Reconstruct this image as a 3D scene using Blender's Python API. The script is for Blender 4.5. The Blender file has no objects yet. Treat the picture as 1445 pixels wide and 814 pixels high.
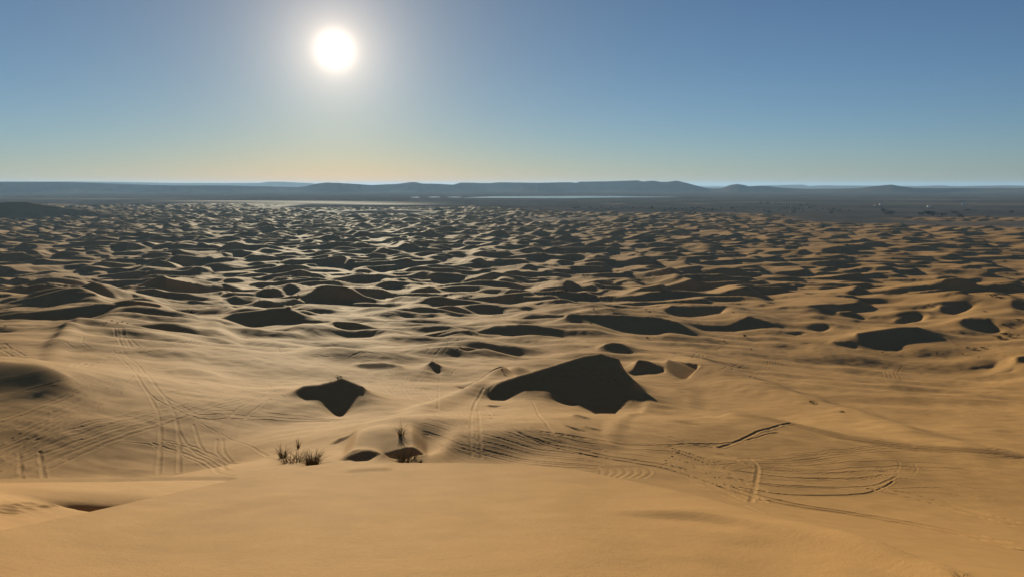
import bpy, bmesh, math, random
import numpy as np
from mathutils import Vector

R = math.radians
sc = bpy.context.scene
col = sc.collection

# ------------------------------------------------------------------ camera
F, CX, CY = 1051.0, 722.5, 407.0          # the photograph's focal length and centre, in its own pixels
PITCH = R(7.9)
EYE = 100.0                               # the eye stands 100 m above the plain
cam_d = bpy.data.cameras.new('camera')
cam = bpy.data.objects.new('camera', cam_d)
col.objects.link(cam)
cam_d.sensor_width = 36.0
cam_d.lens = 36.0 * F / 1445.0
cam_d.clip_start = 0.05
cam_d.clip_end = 200000.0
cam.location = (0, 0, EYE)
cam.rotation_euler = (math.pi / 2 - PITCH, 0, 0)
sc.camera = cam

# ------------------------------------------------------------------ sky and sun
SUN_EL, SUN_AZ = R(9.6), R(-12.95)        # azimuth from the view axis, + to the right
sdir = Vector((math.sin(SUN_AZ) * math.cos(SUN_EL), math.cos(SUN_AZ) * math.cos(SUN_EL), math.sin(SUN_EL)))
w = bpy.data.worlds.new('World')
sc.world = w
w.use_nodes = True
nt = w.node_tree
bg = nt.nodes['Background']
sky = nt.nodes.new('ShaderNodeTexSky')
sky.sky_type = 'NISHITA'
sky.sun_disc = False
sky.sun_elevation = SUN_EL
sky.sun_rotation = SUN_AZ
sky.altitude = 3000
sky.air_density = 1.0
sky.dust_density = 0.2
sky.ozone_density = 3.0
SKY_STRENGTH = 0.05
# the sun's own disc and the bright air round it, by angle from the sun's direction
geo = nt.nodes.new('ShaderNodeNewGeometry')
dot = nt.nodes.new('ShaderNodeVectorMath'); dot.operation = 'DOT_PRODUCT'
dot.inputs[1].default_value = sdir
nrm = nt.nodes.new('ShaderNodeVectorMath'); nrm.operation = 'NORMALIZE'
tc = nt.nodes.new('ShaderNodeTexCoord')
nt.links.new(tc.outputs['Generated'], nrm.inputs[0])
nt.links.new(nrm.outputs[0], dot.inputs[0])
ac = nt.nodes.new('ShaderNodeMath'); ac.operation = 'ARCCOSINE'; ac.use_clamp = False
nt.links.new(dot.outputs['Value'], ac.inputs[0])
def m(op, a, b=None, clamp=False):
    n = nt.nodes.new('ShaderNodeMath'); n.operation = op; n.use_clamp = clamp
    for i, v in enumerate((a, b)):
        if v is None: continue
        if isinstance(v, (int, float)): n.inputs[i].default_value = v
        else: nt.links.new(v, n.inputs[i])
    return n.outputs[0]
def gauss(width, amp):
    q = m('DIVIDE', ac.outputs[0], R(width))
    return m('MULTIPLY', m('POWER', 2.71828, m('MULTIPLY', m('MULTIPLY', q, q), -1.0)), amp)
def expo(width, amp):
    return m('MULTIPLY', m('POWER', 2.71828, m('MULTIPLY', m('DIVIDE', ac.outputs[0], R(width)), -1.0)), amp)
aur = m('ADD', m('ADD', gauss(1.05, 20.0), expo(2.3, 13.0)), expo(8.0, 4.4))
acol = nt.nodes.new('ShaderNodeVectorMath'); acol.operation = 'SCALE'
acol.inputs[0].default_value = (1.0, 0.80, 0.62)
nt.links.new(aur, acol.inputs['Scale'])
add = nt.nodes.new('ShaderNodeVectorMath'); add.operation = 'ADD'
# the dust near the sun swallows some of the sky's blue
dim = nt.nodes.new('ShaderNodeVectorMath'); dim.operation = 'SCALE'; dim.inputs[0].default_value = (.14, .24, .42)
nt.links.new(expo(20.0, 1.0), dim.inputs['Scale'])
inv = nt.nodes.new('ShaderNodeVectorMath'); inv.operation = 'SUBTRACT'; # dusty air low over the horizon: duller all round, amber under the sun
sep = nt.nodes.new('ShaderNodeSeparateXYZ'); nt.links.new(nrm.outputs[0], sep.inputs[0])
low = m('POWER', 2.71828, m('MULTIPLY', m('MAXIMUM', sep.outputs['Z'], 0.0), -22.0))
d2 = nt.nodes.new('ShaderNodeVectorMath'); d2.operation = 'SCALE'; d2.inputs[0].default_value = (.24, .25, .19); nt.links.new(low, d2.inputs['Scale'])
d3 = nt.nodes.new('ShaderNodeVectorMath'); d3.operation = 'SCALE'; d3.inputs[0].default_value = (-.62, .02, .42); nt.links.new(m('MULTIPLY', low, expo(14.0, 1.0)), d3.inputs['Scale'])
s1 = nt.nodes.new('ShaderNodeVectorMath'); s1.operation = 'ADD'; nt.links.new(d2.outputs[0], s1.inputs[0]); nt.links.new(d3.outputs[0], s1.inputs[1])
s2_ = nt.nodes.new('ShaderNodeVectorMath'); s2_.operation = 'ADD'; nt.links.new(s1.outputs[0], s2_.inputs[0]); nt.links.new(dim.outputs[0], s2_.inputs[1])
inv.inputs[0].default_value = (1, 1, 1)
nt.links.new(s2_.outputs[0], inv.inputs[1])
skm = nt.nodes.new('ShaderNodeVectorMath'); skm.operation = 'MULTIPLY'
nt.links.new(sky.outputs[0], skm.inputs[0]); nt.links.new(inv.outputs[0], skm.inputs[1])
nt.links.new(skm.outputs[0], add.inputs[0]); nt.links.new(acol.outputs[0], add.inputs[1])
nt.links.new(add.outputs[0], bg.inputs['Color'])
bg.inputs['Strength'].default_value = SKY_STRENGTH

sl = bpy.data.lights.new('sun', 'SUN')
sl.energy = 5.0
sl.angle = R(0.5)
sl.color = (1.0, 0.91, 0.67)
so = bpy.data.objects.new('sun', sl)
col.objects.link(so)
so.rotation_euler = sdir.to_track_quat('Z', 'Y').to_euler()
so.location = (0, 0, 400)

sc.view_settings.view_transform = 'Standard'
sc.view_settings.look = 'None'
sc.view_settings.gamma = 1.0
sc.view_settings.exposure = 0.5
sc.view_settings.use_curve_mapping = False

# ------------------------------------------------------------------ helpers
def tag(o, label=None, cat=None, group=None, kind=None):
    if label: o['label'] = label
    if cat: o['category'] = cat
    if group: o['group'] = group
    if kind: o['kind'] = kind
    return o

def ray(px, py):
    """pixel of the photograph -> (azimuth, tangent of the depression) of the ground seen there"""
    u, v = (px - CX) / F, (CY - py) / F
    fx, fy, fz = u, math.cos(PITCH) + math.sin(PITCH) * v, -math.sin(PITCH) + math.cos(PITCH) * v
    return math.atan2(fx, fy), -fz / math.hypot(fx, fy)

def Z(x0, y0, s, pts):
    return [(x0 + x / s, y0 + y / s) for x, y in pts]

def np_mesh(name, V, Q, mat, smooth=True):
    me = bpy.data.meshes.new(name)
    me.vertices.add(len(V)); me.vertices.foreach_set('co', np.ascontiguousarray(V, np.float32).ravel())
    k = Q.shape[1]
    me.loops.add(Q.size); me.loops.foreach_set('vertex_index', np.ascontiguousarray(Q, np.int32).ravel())
    me.polygons.add(len(Q))
    me.polygons.foreach_set('loop_start', np.arange(0, Q.size, k, dtype=np.int32))
    me.polygons.foreach_set('loop_total', np.full(len(Q), k, np.int32))
    if smooth: me.polygons.foreach_set('use_smooth', np.ones(len(Q), bool))
    me.update(calc_edges=True)
    me.materials.append(mat)
    o = bpy.data.objects.new(name, me); col.objects.link(o)
    return o

rng = np.random.default_rng(11)
def fnoise(shape, wl, cell, asp=1.0, seed=0):
    r = np.random.default_rng(seed); ny, nx = shape
    f = np.fft.rfft2(r.normal(size=shape))
    k = np.sqrt((np.fft.fftfreq(ny, cell)[:, None] * asp) ** 2 + np.fft.rfftfreq(nx, cell)[None, :] ** 2) * wl
    n = np.fft.irfft2(f * np.exp(-(k - 1) ** 2 * 2.5), shape)
    return (n / n.std()).astype(np.float32)

def bil(A, i, j):
    """bilinear look-up of A at float row i, column j"""
    i = np.clip(i, 0, A.shape[0] - 1.001); j = np.clip(j, 0, A.shape[1] - 1.001)
    a = i.astype(np.int32); b = j.astype(np.int32); f = i - a; g = j - b
    return (A[a, b] * (1 - f) + A[a + 1, b] * f) * (1 - g) + (A[a, b + 1] * (1 - f) + A[a + 1, b + 1] * f) * g

def sstep(a, b, x):
    t = np.clip((x - a) / (b - a), 0, 1); return t * t * (3 - 2 * t)

# ------------------------------------------------------------------ near ground: slope of the high dune
# (photo x, photo y, metres away): the broad lie of the land
CTRL = [(500,645,52),(430,655,48),(560,590,68),(650,650,57),(800,650,55),(900,672,52),
 (50,672,70),(250,672,70),(50,600,82.5),(250,600,88),(400,600,92),(650,600,68),(800,610,67),(1000,640,66),(1200,690,59),(1400,745,48),
 (1000,600,80),(1200,640,73),(1430,690,65),(1330,628,102),(1445,645,92),(1200,596,128),(1050,562,165),(940,512,230),
 (1300,585,160),(1440,600,150),(1300,530,310),(1440,530,310),
 (120,545,98.5),(20,510,113),(250,500,168),(310,545,130),(440,500,185),(470,560,118),(600,540,160),(720,565,130),(850,585,112),
 (50,480,190),(200,462,250),(350,490,240),(500,485,260),(650,485,280),(800,490,260),(1000,490,310),(1200,500,335),(1400,505,350),
 (50,440,470),(350,445,430),(700,450,400),(1000,455,420),(1400,470,430),
 (-150,430,520),(300,425,540),(700,425,540),(1100,425,550),(1600,425,550),
 (-150,395,720),(300,395,720),(700,395,720),(1100,395,720),(1600,395,720),
 (-200,600,90),(-200,520,150),(1650,700,70),(1650,600,160),(1650,500,340),(-200,470,320),(-200,680,70),
 (200,770,24),(700,770,24),(1300,800,24),(-200,800,24),(1650,850,24)]
cp = np.array([(ray(a, b)[0], math.log(d), ray(a, b)[1]) for a, b, d in CTRL])
NTH, NLD = 900, 1000
TH0, TH1, LD0, LD1 = R(-44), R(44), math.log(18.0), math.log(950.0)
th_n = np.linspace(TH0, TH1, NTH); ld_n = np.linspace(LD0, LD1, NLD)
def tps(P, v, X, Y, lam=2e-3):
    def k(r2): return 0.5 * r2 * np.log(r2 + 1e-12)
    n = len(P)
    d2 = ((P[:, None, :2] - P[None, :, :2]) ** 2).sum(-1)
    A = np.zeros((n + 3, n + 3)); A[:n, :n] = k(d2) + lam * np.eye(n)
    A[:n, n] = 1; A[:n, n + 1:] = P[:, :2]; A[n:, :n] = A[:n, n:].T
    c = np.linalg.solve(A, np.concatenate([v, [0, 0, 0]]))
    out = c[n] + c[n + 1] * X + c[n + 2] * Y
    for i in range(n): out = out + c[i] * k((X - P[i, 0]) ** 2 + (Y - P[i, 1]) ** 2)
    return out
LD, TH = np.meshgrid(ld_n, th_n, indexing='ij')           # rows: distance, columns: azimuth
tB = tps(cp, cp[:, 2], TH, LD)
DN = np.exp(LD)
B = -DN * tB                                              # height relative to the eye
XN, YN = DN * np.sin(TH), DN * np.cos(TH)

def col_of(th): return (th - TH0) / (TH1 - TH0) * (NTH - 1)
def row_of(ld): return (ld - LD0) / (LD1 - LD0) * (NLD - 1)
def hit(px, py, H=None, near=20.0):
    """distance at which the ray of a pixel meets the near ground"""
    H = B if H is None else H
    th, t = ray(px, py)
    c = H[:, int(round(np.clip(col_of(th), 0, NTH - 1)))]
    d = np.exp(ld_n); below = (-d * t <= c) & (d > near)
    k = int(np.argmax(below)) if below.any() else NLD - 1
    return d[k], th, t

# shaded faces of the dunes, traced as they lie: each becomes a face that tips away from the sun
z4 = lambda p: Z(0, 430, 2.89, p)
z5 = lambda p: Z(380, 430, 3.256, p)
z6 = lambda p: Z(620, 430, 3.255, p)
z7 = lambda p: Z(945, 430, 2.89, p)
z1 = lambda p: Z(0, 220, 2.89, p)
FACES = [ # polygon, tilt, weight
 (z6([(225,390),(260,355),(330,330),(430,300),(540,265),(650,230),(740,215),(830,240),(835,290),(870,320),(900,350),(880,390),(845,450),(790,520),(750,525),(700,490),(640,455),(570,415),(480,390),(390,395),(345,415),(300,445),(235,440)]), .18, 9, z6([(700,478)])[0]),
 (z6([(725,185),(790,165),(850,175),(875,205),(865,235),(800,220)]), .20, 9),
 (z6([(910,240),(960,250),(1040,300),(1030,315),(970,305),(930,325),(880,330),(880,310)]), .34, 6),
 (z6([(215,455),(280,460),(270,482),(235,480)]), .20, 6),
 (z6([(540,445),(600,452),(640,472),(600,468)]), .20, 4),
 (z6([(600,490),(660,500),(715,530),(660,518)]), .20, 4),
 (z6([(660,545),(710,555),(750,575),(700,570)]), .20, 4),
 (z6([(570,565),(620,568),(680,585),(620,582)]), .20, 4),
 (z5([(120,385),(160,362),(230,358),(300,340),(330,325),(380,345),(435,370),(400,420),(370,470),(335,520),(300,510),(260,470),(230,435),(170,445),(130,420)]), .18, 9, z5([(265,475)])[0]),
 (z5([(745,240),(760,262),(790,270),(765,285),(778,330),(750,285),(715,272),(735,262)]), .3, 9),
 (z5([(870,390),(960,345),(1042,312),(1085,303),(1042,330),(960,372),(880,398)]), .20, 9),
 (z5([(380,265),(440,262),(520,258),(620,270),(560,290),(470,300),(410,290)]), .16, 3),
 (z5([(880,228),(960,200),(1020,198),(960,215),(910,234)]), .2, 4),
 (z5([(290,105),(390,92),(510,110),(540,130),(440,140),(370,140)]), .20, 6),
 (z5([(720,145),(850,110),(920,100),(880,120),(790,150),(720,165)]), .22, 5),
 (z6([(165,120),(250,90),(400,82),(500,95),(570,110),(555,150),(430,155),(250,140),(180,135)]), .20, 8),
 (z6([(340,75),(420,40),(570,40),(570,85),(470,70)]), .20, 8),
 (z6([(570,40),(800,38),(1000,50),(1100,75),(1220,155),(1050,120),(1000,138),(850,130),(760,100),(690,75)]), .20, 8),
 (z1([(890,660),(960,630),(1190,612),(1160,660),(1310,665),(1360,690),(1150,685),(1030,702)]), .20, 8),
 (z1([(-60,690),(-60,650),(180,625),(400,595),(520,600),(650,625),(640,640),(470,640),(380,660),(300,680),(0,688)]), .20, 7),
 (z1([(-40,630),(30,615),(200,570),(340,545),(400,560),(200,620),(10,650)]), .20, 7),
 (z1([(910,580),(960,565),(1050,600),(1000,612),(940,605)]), .20, 7),
 (z1([(1290,535),(1400,525),(1440,535),(1400,565),(1310,565)]), .20, 7),
 ([(-60,500),(60,508),(98,520),(60,546),(-60,568)], .17, .05),
 ([(235,517),(265,505),(306,512),(290,530),(255,536)], .12, .01),
 ([(481,651),(491,640),(514,631),(530,633),(543,638),(517,653)], .2, 4),
 ([(466,627),(477,616),(503,609),(491,619),(474,627)], .17, 4),
 ([(541,652),(555,644),(575,640),(597,648),(580,653),(560,652)], .26, 6),
 ([(1020,574),(1083,584),(1187,609),(1290,626),(1445,641),(1445,652),(1290,640),(1187,622),(1083,594)], -.02, .15),
 ([(940,503),(985,520),(965,540),(938,520)], .1, 1),
 (z7([(755,110),(830,100),(940,85),(1010,85),(1060,110),(1110,140),(1050,150),(960,150),(870,145),(930,185),(850,180),(790,160)]), .21, 8),
 (z7([(650,145),(720,145),(770,185),(700,170)]), .21, 7),
 (z7([(520,155),(600,150),(560,165)]), .21, 6),
 (z7([(690,25),(740,20),(790,60),(720,50)]), .21, 7),
 (z7([(890,80),(930,50),(990,30),(1040,45),(1035,65),(960,80)]), .21, 7),
 (z7([(1095,0),(1260,0),(1240,10),(1180,40),(1150,45),(1110,30)]), .21, 7),
 (z7([(1190,60),(1220,48),(1300,55),(1350,115),(1290,120),(1230,105)]), .21, 7),
 (z7([(1190,270),(1230,250),(1340,235),(1320,260),(1230,265)]), .21, 7),
 (z7([(1405,205),(1480,200),(1480,240),(1410,235)]), .21, 7),
 (z7([(1350,280),(1410,255),(1400,275)]), .21, 6),
 (z7([(1005,200),(1070,210),(1020,214)]), .21, 6),
 (z7([(445,118),(520,105),(575,112),(520,128)]), .21, 7),
 (z7([(65,75),(230,80),(320,40),(440,75),(440,85),(270,110),(140,110)]), .21, 8),
 (z7([(0,0),(210,0),(305,5),(220,20),(190,50),(80,60),(0,50)]), .21, 6),
 (z7([(560,95),(600,70),(660,75),(655,100),(610,115)]), .21, 6),
]
def inpoly(pts, X, Y):
    c = np.zeros(X.shape, bool); n = len(pts)
    for a in range(n):
        x1, y1 = pts[a]; x2, y2 = pts[a - 1]
        if y1 == y2: continue
        k = ((Y < y1) != (Y < y2)) & (X < (x2 - x1) * (Y - y1) / (y2 - y1) + x1)
        c ^= k
    return c
def densify(p, n=6):
    q = []
    for a in range(len(p)):
        x1, y1 = p[a]; x2, y2 = p[(a + 1) % len(p)]
        q += [(x1 + (x2 - x1) * k / n, y1 + (y2 - y1) * k / n) for k in range(n)]
    return q
Wt = np.zeros_like(B); Wv = np.zeros_like(B)
for poly, s, wt, *anch in FACES:
    foot = anch[0] if anch else max(poly, key=lambda p: p[1])
    d, th, t = hit(*foot)
    zf = -d * t; uf = d * math.cos(th - SUN_AZ)
    pp = []
    for a, b in densify(poly):
        th, t = ray(a, b)
        dd = (s * uf - zf) / (t + s * math.cos(th - SUN_AZ))
        pp.append((th, math.log(dd)))
    pp = np.array(pp)
    j0, j1 = int(max(0, col_of(pp[:, 0].min()) - 1)), int(min(NTH, col_of(pp[:, 0].max()) + 2))
    i0, i1 = int(max(0, row_of(pp[:, 1].min()) - 1)), int(min(NLD, row_of(pp[:, 1].max()) + 2))
    if i1 <= i0 or j1 <= j0: continue
    S = (slice(i0, i1), slice(j0, j1))
    k = inpoly(pp, TH[S], LD[S])
    zp = zf + s * (DN[S] * np.cos(TH[S] - SUN_AZ) - uf) - B[S]
    Wt[S] = np.where(k, wt, Wt[S]); Wv[S] = np.where(k, zp, Wv[S])
# fill between the faces: a stretched sheet that sinks back to the lie of the land
def solve_sheet(Wt, Wv, levels=5, it=160, eps_len=0.13):
    px_len = (LD1 - LD0) / NLD
    D = None
    for lv in range(levels - 1, -1, -1):
        f = 2 ** lv
        n0, n1 = NLD // f, NTH // f
        w_ = Wt[:n0 * f, :n1 * f].reshape(n0, f, n1, f).mean((1, 3))
        v_ = (Wt * Wv)[:n0 * f, :n1 * f].reshape(n0, f, n1, f).mean((1, 3)) / np.maximum(w_, 1e-9)
        w_ = w_ * f * f * 2.0; eps = (px_len * f / eps_len) ** 2
        if D is None: D = np.zeros((n0, n1))
        else:
            ii, jj = np.meshgrid((np.arange(n0) + .5) / 2 - .5, (np.arange(n1) + .5) / 2 - .5, indexing='ij')
            D = bil(D, np.maximum(ii, 0), np.maximum(jj, 0))
        for _ in range(it):
            P = np.pad(D, 1, mode='edge')
            D = (P[2:, 1:-1] + P[:-2, 1:-1] + P[1:-1, 2:] + P[1:-1, :-2] + w_ * v_) / (4 + w_ + eps)
    return D
DEL = solve_sheet(Wt, Wv)
def blur(A, n):
    for _ in range(n):
        P = np.pad(A, 1, mode='edge')
        A = (4 * P[1:-1, 1:-1] + P[2:, 1:-1] + P[:-2, 1:-1] + P[1:-1, 2:] + P[1:-1, :-2]) / 8
    return A
HN = B + blur(DEL, 2)
# long rounded ridges: (crest as seen, how far it stands in front of the ground behind it, near and far widths)
RIDGES = [
 ([(925,492),(997,514),(1066,536),(1118,553),(1204,579),(1291,606),(1377,627),(1480,646)], .13, .17, .11),
 ([(50,490),(130,457),(170,447),(220,444),(280,455),(350,472)], .16, .2, .09),
 ([(540,588),(600,572),(640,560),(700,537),(750,516)], .09, .1, .07),
 ([(480,630),(503,613),(524,607),(546,605),(575,608),(605,618)], .1, .09, .09),
 ([(430,503),(480,498),(560,500),(640,492),(710,488)], .08, .07, .07),
 ([(370,471),(430,466),(480,462),(540,470),(600,468),(670,461)], .07, .07, .06),
 ([(846,606),(880,590),(915,576),(950,568),(1000,572)], .03, .12, .1),
 ([(560,655),(640,622),(720,610),(800,612),(860,630)], .05, .08, .08),
]
soft = 1 - np.clip(blur((Wt > 0.5).astype(float), 6) * 2, 0, 1)
for pts, kap, wn, wf in RIDGES:
    a = []
    for x, y in pts:
        d, th, t = hit(x, y); d *= 1 - kap
        bz = float(bil(B, np.array(row_of(math.log(d))), np.array(col_of(th))))
        a.append((th, math.log(d), max(0, -d * t - bz)))
    a = np.array(a)
    lc = np.interp(th_n, a[:, 0], a[:, 1]); am = np.interp(th_n, a[:, 0], a[:, 2])
    k = np.hanning(21); k /= k.sum()
    lc = np.convolve(np.pad(lc, 10, mode='edge'), k, 'valid'); am = np.convolve(np.pad(am, 10, mode='edge'), k, 'valid')
    u = (th_n - a[0, 0]) / (a[-1, 0] - a[0, 0]); am = am * sstep(0, .2, u) * sstep(1, .8 if u[-1] > 1.02 else 1.0, u)
    dl = LD - lc[None, :]
    HN = HN + am[None, :] * np.where(dl < 0, np.exp(-(dl / wn) ** 2), np.exp(-(dl / wf) ** 2)) * soft

# ------------------------------------------------------------------ far dune field
CELL = 3.4
FX0, FX1, FY0, FY1 = -3400.0, 3800.0, -300.0, 5700.0
ROT = R(13)                               # the wind that built the field comes from the left
def slip(h, n, tanr=.64):
    for _ in range(n):
        for ax in (0, 1):
            d = np.diff(h, axis=ax); ex = np.sign(d) * np.maximum(np.abs(d) - tanr * CELL, 0) * 0.3
            if ax == 0: h[1:] -= ex; h[:-1] += ex
            else: h[:, 1:] -= ex; h[:, :-1] += ex
    return h
def dune_field(ny, nx, seed, wl, amp, push=2.2, floor=-.3, asp=.8, hi=.25, steps=16):
    a = fnoise((ny, nx), wl, CELL, asp, seed); b = fnoise((ny, nx), wl * 2.2, CELL, 1, seed + 1); c = fnoise((ny, nx), wl * .45, CELL, .8, seed + 2)
    h = a * (1 + .35 * b) + .35 * b + hi * c
    h = np.where(h > floor, h - floor, (h - floor) * .25) * amp
    h = h.astype(np.float32)
    y = np.arange(ny, dtype=np.float32)[:, None]; cols = np.arange(nx)
    for _ in range(steps):
        v = push * np.maximum(h, 0) / amp / steps * wl / 10 / CELL * 1.5
        yy = np.clip(y + v, 0, ny - 1.001); i = yy.astype(np.int32); f = yy - i
        h = h[i, cols] * (1 - f) + h[i + 1, cols] * f
        h = slip(h, 3)
    return slip(h, 8)
fny, fnx = int((FY1 - FY0) / CELL), int((FX1 - FX0) / CELL)
FAR = .85 * dune_field(fny, fnx, 5, 54, 3.0, floor=-.3, asp=1.1) + .62 * dune_field(fny, fnx, 45, 90, 4.6, floor=-.3, hi=.12, asp=1.1)
# ------------------------------------------------------------------ one ground sheet, finer where it is nearer
KD = [.4, 5, 20, 45, 100, 200, 350, 520, 900, 1500, 3000, 5000, 8000, 20000, 70000]
KS = [.12, .05, .06, .075, .14, .32, .8, 1.8, 3, 4, 6, 12, 80, 500, 3000]
Ds = [.4]
while Ds[-1] < 70000: Ds.append(Ds[-1] + float(np.exp(np.interp(math.log(Ds[-1]), np.log(KD), np.log(KS)))))
Ds = np.array(Ds)
th_a = np.linspace(R(-38), R(38), 1560)
th_b = np.linspace(R(38), R(322), 130)[1:-1]
Ts = np.concatenate([th_a, th_b])
ND, NT = len(Ds), len(Ts)
print('ground rows/cols', ND, NT)
GD, GT = np.meshgrid(Ds, Ts, indexing='ij')
GD = GD.astype(np.float32); GT = GT.astype(np.float32)
Tw = np.where(GT > math.pi, GT - 2 * math.pi, GT)
X = GD * np.sin(GT); Y = GD * np.cos(GT)
Tc = np.clip(Tw, TH0, TH1)
# near ground
Hn = bil(HN, row_of(np.log(np.clip(GD, 18.01, 949.))), col_of(Tc))
# far ground
ca, sa = math.cos(ROT), math.sin(ROT)
XR, YR = X * ca + Y * sa, -X * sa + Y * ca
hf = bil(FAR, (YR - FY0) / CELL, (XR - FX0) / CELL)
inside = (YR > FY0 + 20) & (YR < FY1 - 20) & (XR > FX0 + 20) & (XR < FX1 - 20) & (Y > 0)
# the field thins out to the right and ends sooner there
EN = fnoise((600, 600), 45, 1.0, 1, 31)
edge = 3000 - 380 * sstep(-500, 1500, X) + 1500 * sstep(200, -2200, X) + 260 * bil(EN, np.mod(Y / 20, 598), np.mod(X / 20 + 300, 598))
FM = sstep(0, -500, GD - edge)
hf = np.where(inside, hf * FM * (1.04 - .30 * sstep(-300, 1200, X)), 0)
plain = -EYE + 1.5
kfar = sstep(430, 620, GD)
Hb = np.where(GD < 900, Hn, 0)
base_far = Hn * (1 - sstep(560, 900, GD)) + plain * sstep(560, 900, GD)
busy = blur((Wt > 0).astype(float), 40)
busy = np.clip(busy * 2.0, 0, 1)
calm = 1 - bil(busy, row_of(np.log(np.clip(GD, 18.01, 949.))), col_of(Tc)) * (GD < 940)
H = np.where(GD < 560, Hn, base_far) + hf * sstep(290 + 60 * sstep(R(5), R(16), Tw), 590, GD) * calm

# foreground crests: (photo x, photo y of the crest, metres away)
def crest_layer(pts, t0, z0slope, fall=.6, lip=.8):
    a = np.array([(ray(x, y)[0], d, d * ray(x, y)[1]) for x, y, d in pts])
    Dc = np.interp(Tw, a[:, 0], a[:, 1]); Zc = np.interp(Tw, a[:, 0], a[:, 2])
    return Dc, -Zc
def smooth_cols(A, n):
    k = np.hanning(2 * n + 1); k /= k.sum()
    return np.convolve(np.pad(A, n, mode='edge'), k, mode='valid')
def crest(pts, n=40):
    a = np.array([(ray(x, y)[0], d, ray(x, y)[1]) for x, y, d in pts])
    tw = np.where(Ts > math.pi, Ts - 2 * math.pi, Ts)
    o = np.argsort(tw)
    Dc = np.empty(NT); tcx = np.empty(NT)
    Dc[o] = smooth_cols(np.interp(tw[o], a[:, 0], a[:, 1]), n); tcx[o] = smooth_cols(np.interp(tw[o], a[:, 0], a[:, 2]), n)
    return Dc[None, :], (-Dc * tcx)[None, :]
D1, Z1 = crest([(-700,1050,6),(-250,800,9),(0,748,11.5),(100,728,13.5),(200,705,16),(300,683,18.5),(400,660,21),(480,652.5,22.3),(580,653,22.5),(700,654,22),(800,660,20.5),(900,680,18),(1000,702,15.5),(1100,735,13),(1200,766,10.8),(1340,812,9),(1500,880,7.5),(2200,1200,5)])
q = GD / D1
z0 = -1.75
S1 = z0 + (Z1 - z0) * (q + .16 * q * (1 - q)) 
fg = np.where(q <= 1, S1, Z1 - .60 * (GD - D1))
D2, Z2 = crest([(-700,690,30),(-200,683,33),(0,681,34),(150,680,35),(320,677.5,36),(420,690,33),(600,730,30),(900,800,28),(1500,900,24)], 20)
s2 = np.where(GD <= D2, Z2 + .32 * (D2 - GD) - .0016 * (D2 - GD) ** 2, Z2 - .12 * (GD - D2) - .42 * np.maximum(GD - D2 - .8, 0))
def smax(a, b, k): 
    h = np.clip(.5 + .5 * (a - b) / k, 0, 1); return b * (1 - h) + a * h + k * h * (1 - h)
H = np.where(GD < 90, np.where(GD < 15, -60., smax(H, s2, .8)), H)
H = np.where(GD < 60, np.maximum(H, fg), H)
# keep ground under the eye
H = np.where(GD < 8, np.where(q <= 1, S1, H), H)
# behind the viewer: the same dune's back
back = np.abs(Tw) > R(60)
kb = sstep(R(50), R(80), np.abs(Tw)) * sstep(0, 3, GD)
H = H * (1 - kb) + kb * np.maximum(-1.75 - .22 * GD, plain)


# ------------------------------------------------------------------ marks in the sand: wheel tracks, trails, footprints
def spline(p, n=10):
    p = np.array(p, float)
    q = np.concatenate([[2 * p[0] - p[1]], p, [2 * p[-1] - p[-2]]]); out = []
    for a in range(1, len(q) - 2):
        for t in np.linspace(0, 1, n, endpoint=False):
            out.append(.5 * (2 * q[a] + (q[a + 1] - q[a - 1]) * t + (2 * q[a - 1] - 5 * q[a] + 4 * q[a + 1] - q[a + 2]) * t * t + (3 * q[a] - q[a - 1] - 3 * q[a + 1] + q[a + 2]) * t ** 3))
    return np.array(out + [p[-1]])
TRK = []                                   # (ground polyline, depth, half width)
def ground_line(pts, n=10):
    out = []
    for x, y in spline(pts, n):
        d, th, t = hit(x, y, HN, 27.0)
        if out:                             # a line does not leap over a hidden hollow
            r = math.hypot(*out[-1])
            if d > 1.35 * r or d < r / 1.35: continue
        out.append((d * math.sin(th), d * math.cos(th)))
    return np.array(out)
def track(pts, depth=.10, wid=.20, pair=0.0):
    g = ground_line(pts)
    if len(g) < 3: return
    if not pair: TRK.append((g, depth, wid)); return
    tg = np.gradient(g, axis=0); tg /= np.linalg.norm(tg, axis=1, keepdims=True) + 1e-9
    nv = np.stack([-tg[:, 1], tg[:, 0]], 1)
    for sgn in (-.5, .5): TRK.append((g + nv * pair * sgn, depth, wid))
def bundle(pts, n, spread, seed, conv, **kw):
    """n wheel tracks that run along a line, spread (photo px) at each point by conv"""
    r = random.Random(seed)
    for k in range(n):
        o = (k / max(1, n - 1) - .5) * 2 + r.uniform(-.2, .2)
        a, b = r.uniform(0, .25), r.uniform(.75, 1); sx = r.uniform(-6, 6)
        p = spline([(x + sx, y + o * spread * c + r.uniform(-.5, .5)) for (x, y), c in zip(pts, conv)], 6)
        p = p[int(a * len(p)):int(b * len(p)) + 1] if k % 3 else p
        if len(p) > 3: track([tuple(v) for v in p[::3]] + [tuple(p[-1])], kw.get('depth', .1) * r.uniform(.5, 1.2), kw.get('wid', .2) * r.uniform(.8, 1.2), kw.get('pair', 0) if r.random() < .4 else 0)
bundle(z4([(-40,545),(200,440),(400,340),(560,262)]), 9, 42, 1, (1.6, 1.2, .6, .12), depth=.1, wid=.24)
bundle(z4([(-40,690),(250,570),(480,500),(720,440),(950,365),(1250,292)]), 11, 16, 2, (2, 1.6, 1, .8, .7, .3), depth=.11, wid=.24)
bundle(z4([(0,600),(150,510),(330,420),(480,330)]), 6, 26, 3, (1, 1, .7, .4), depth=.09, wid=.22)
bundle(z4([(280,245),(500,210),(700,180),(850,155),(1100,158),(1420,150)]), 8, 6, 4, (1.5, 1, .8, 1, 2, 2), depth=.16, wid=.32)
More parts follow.
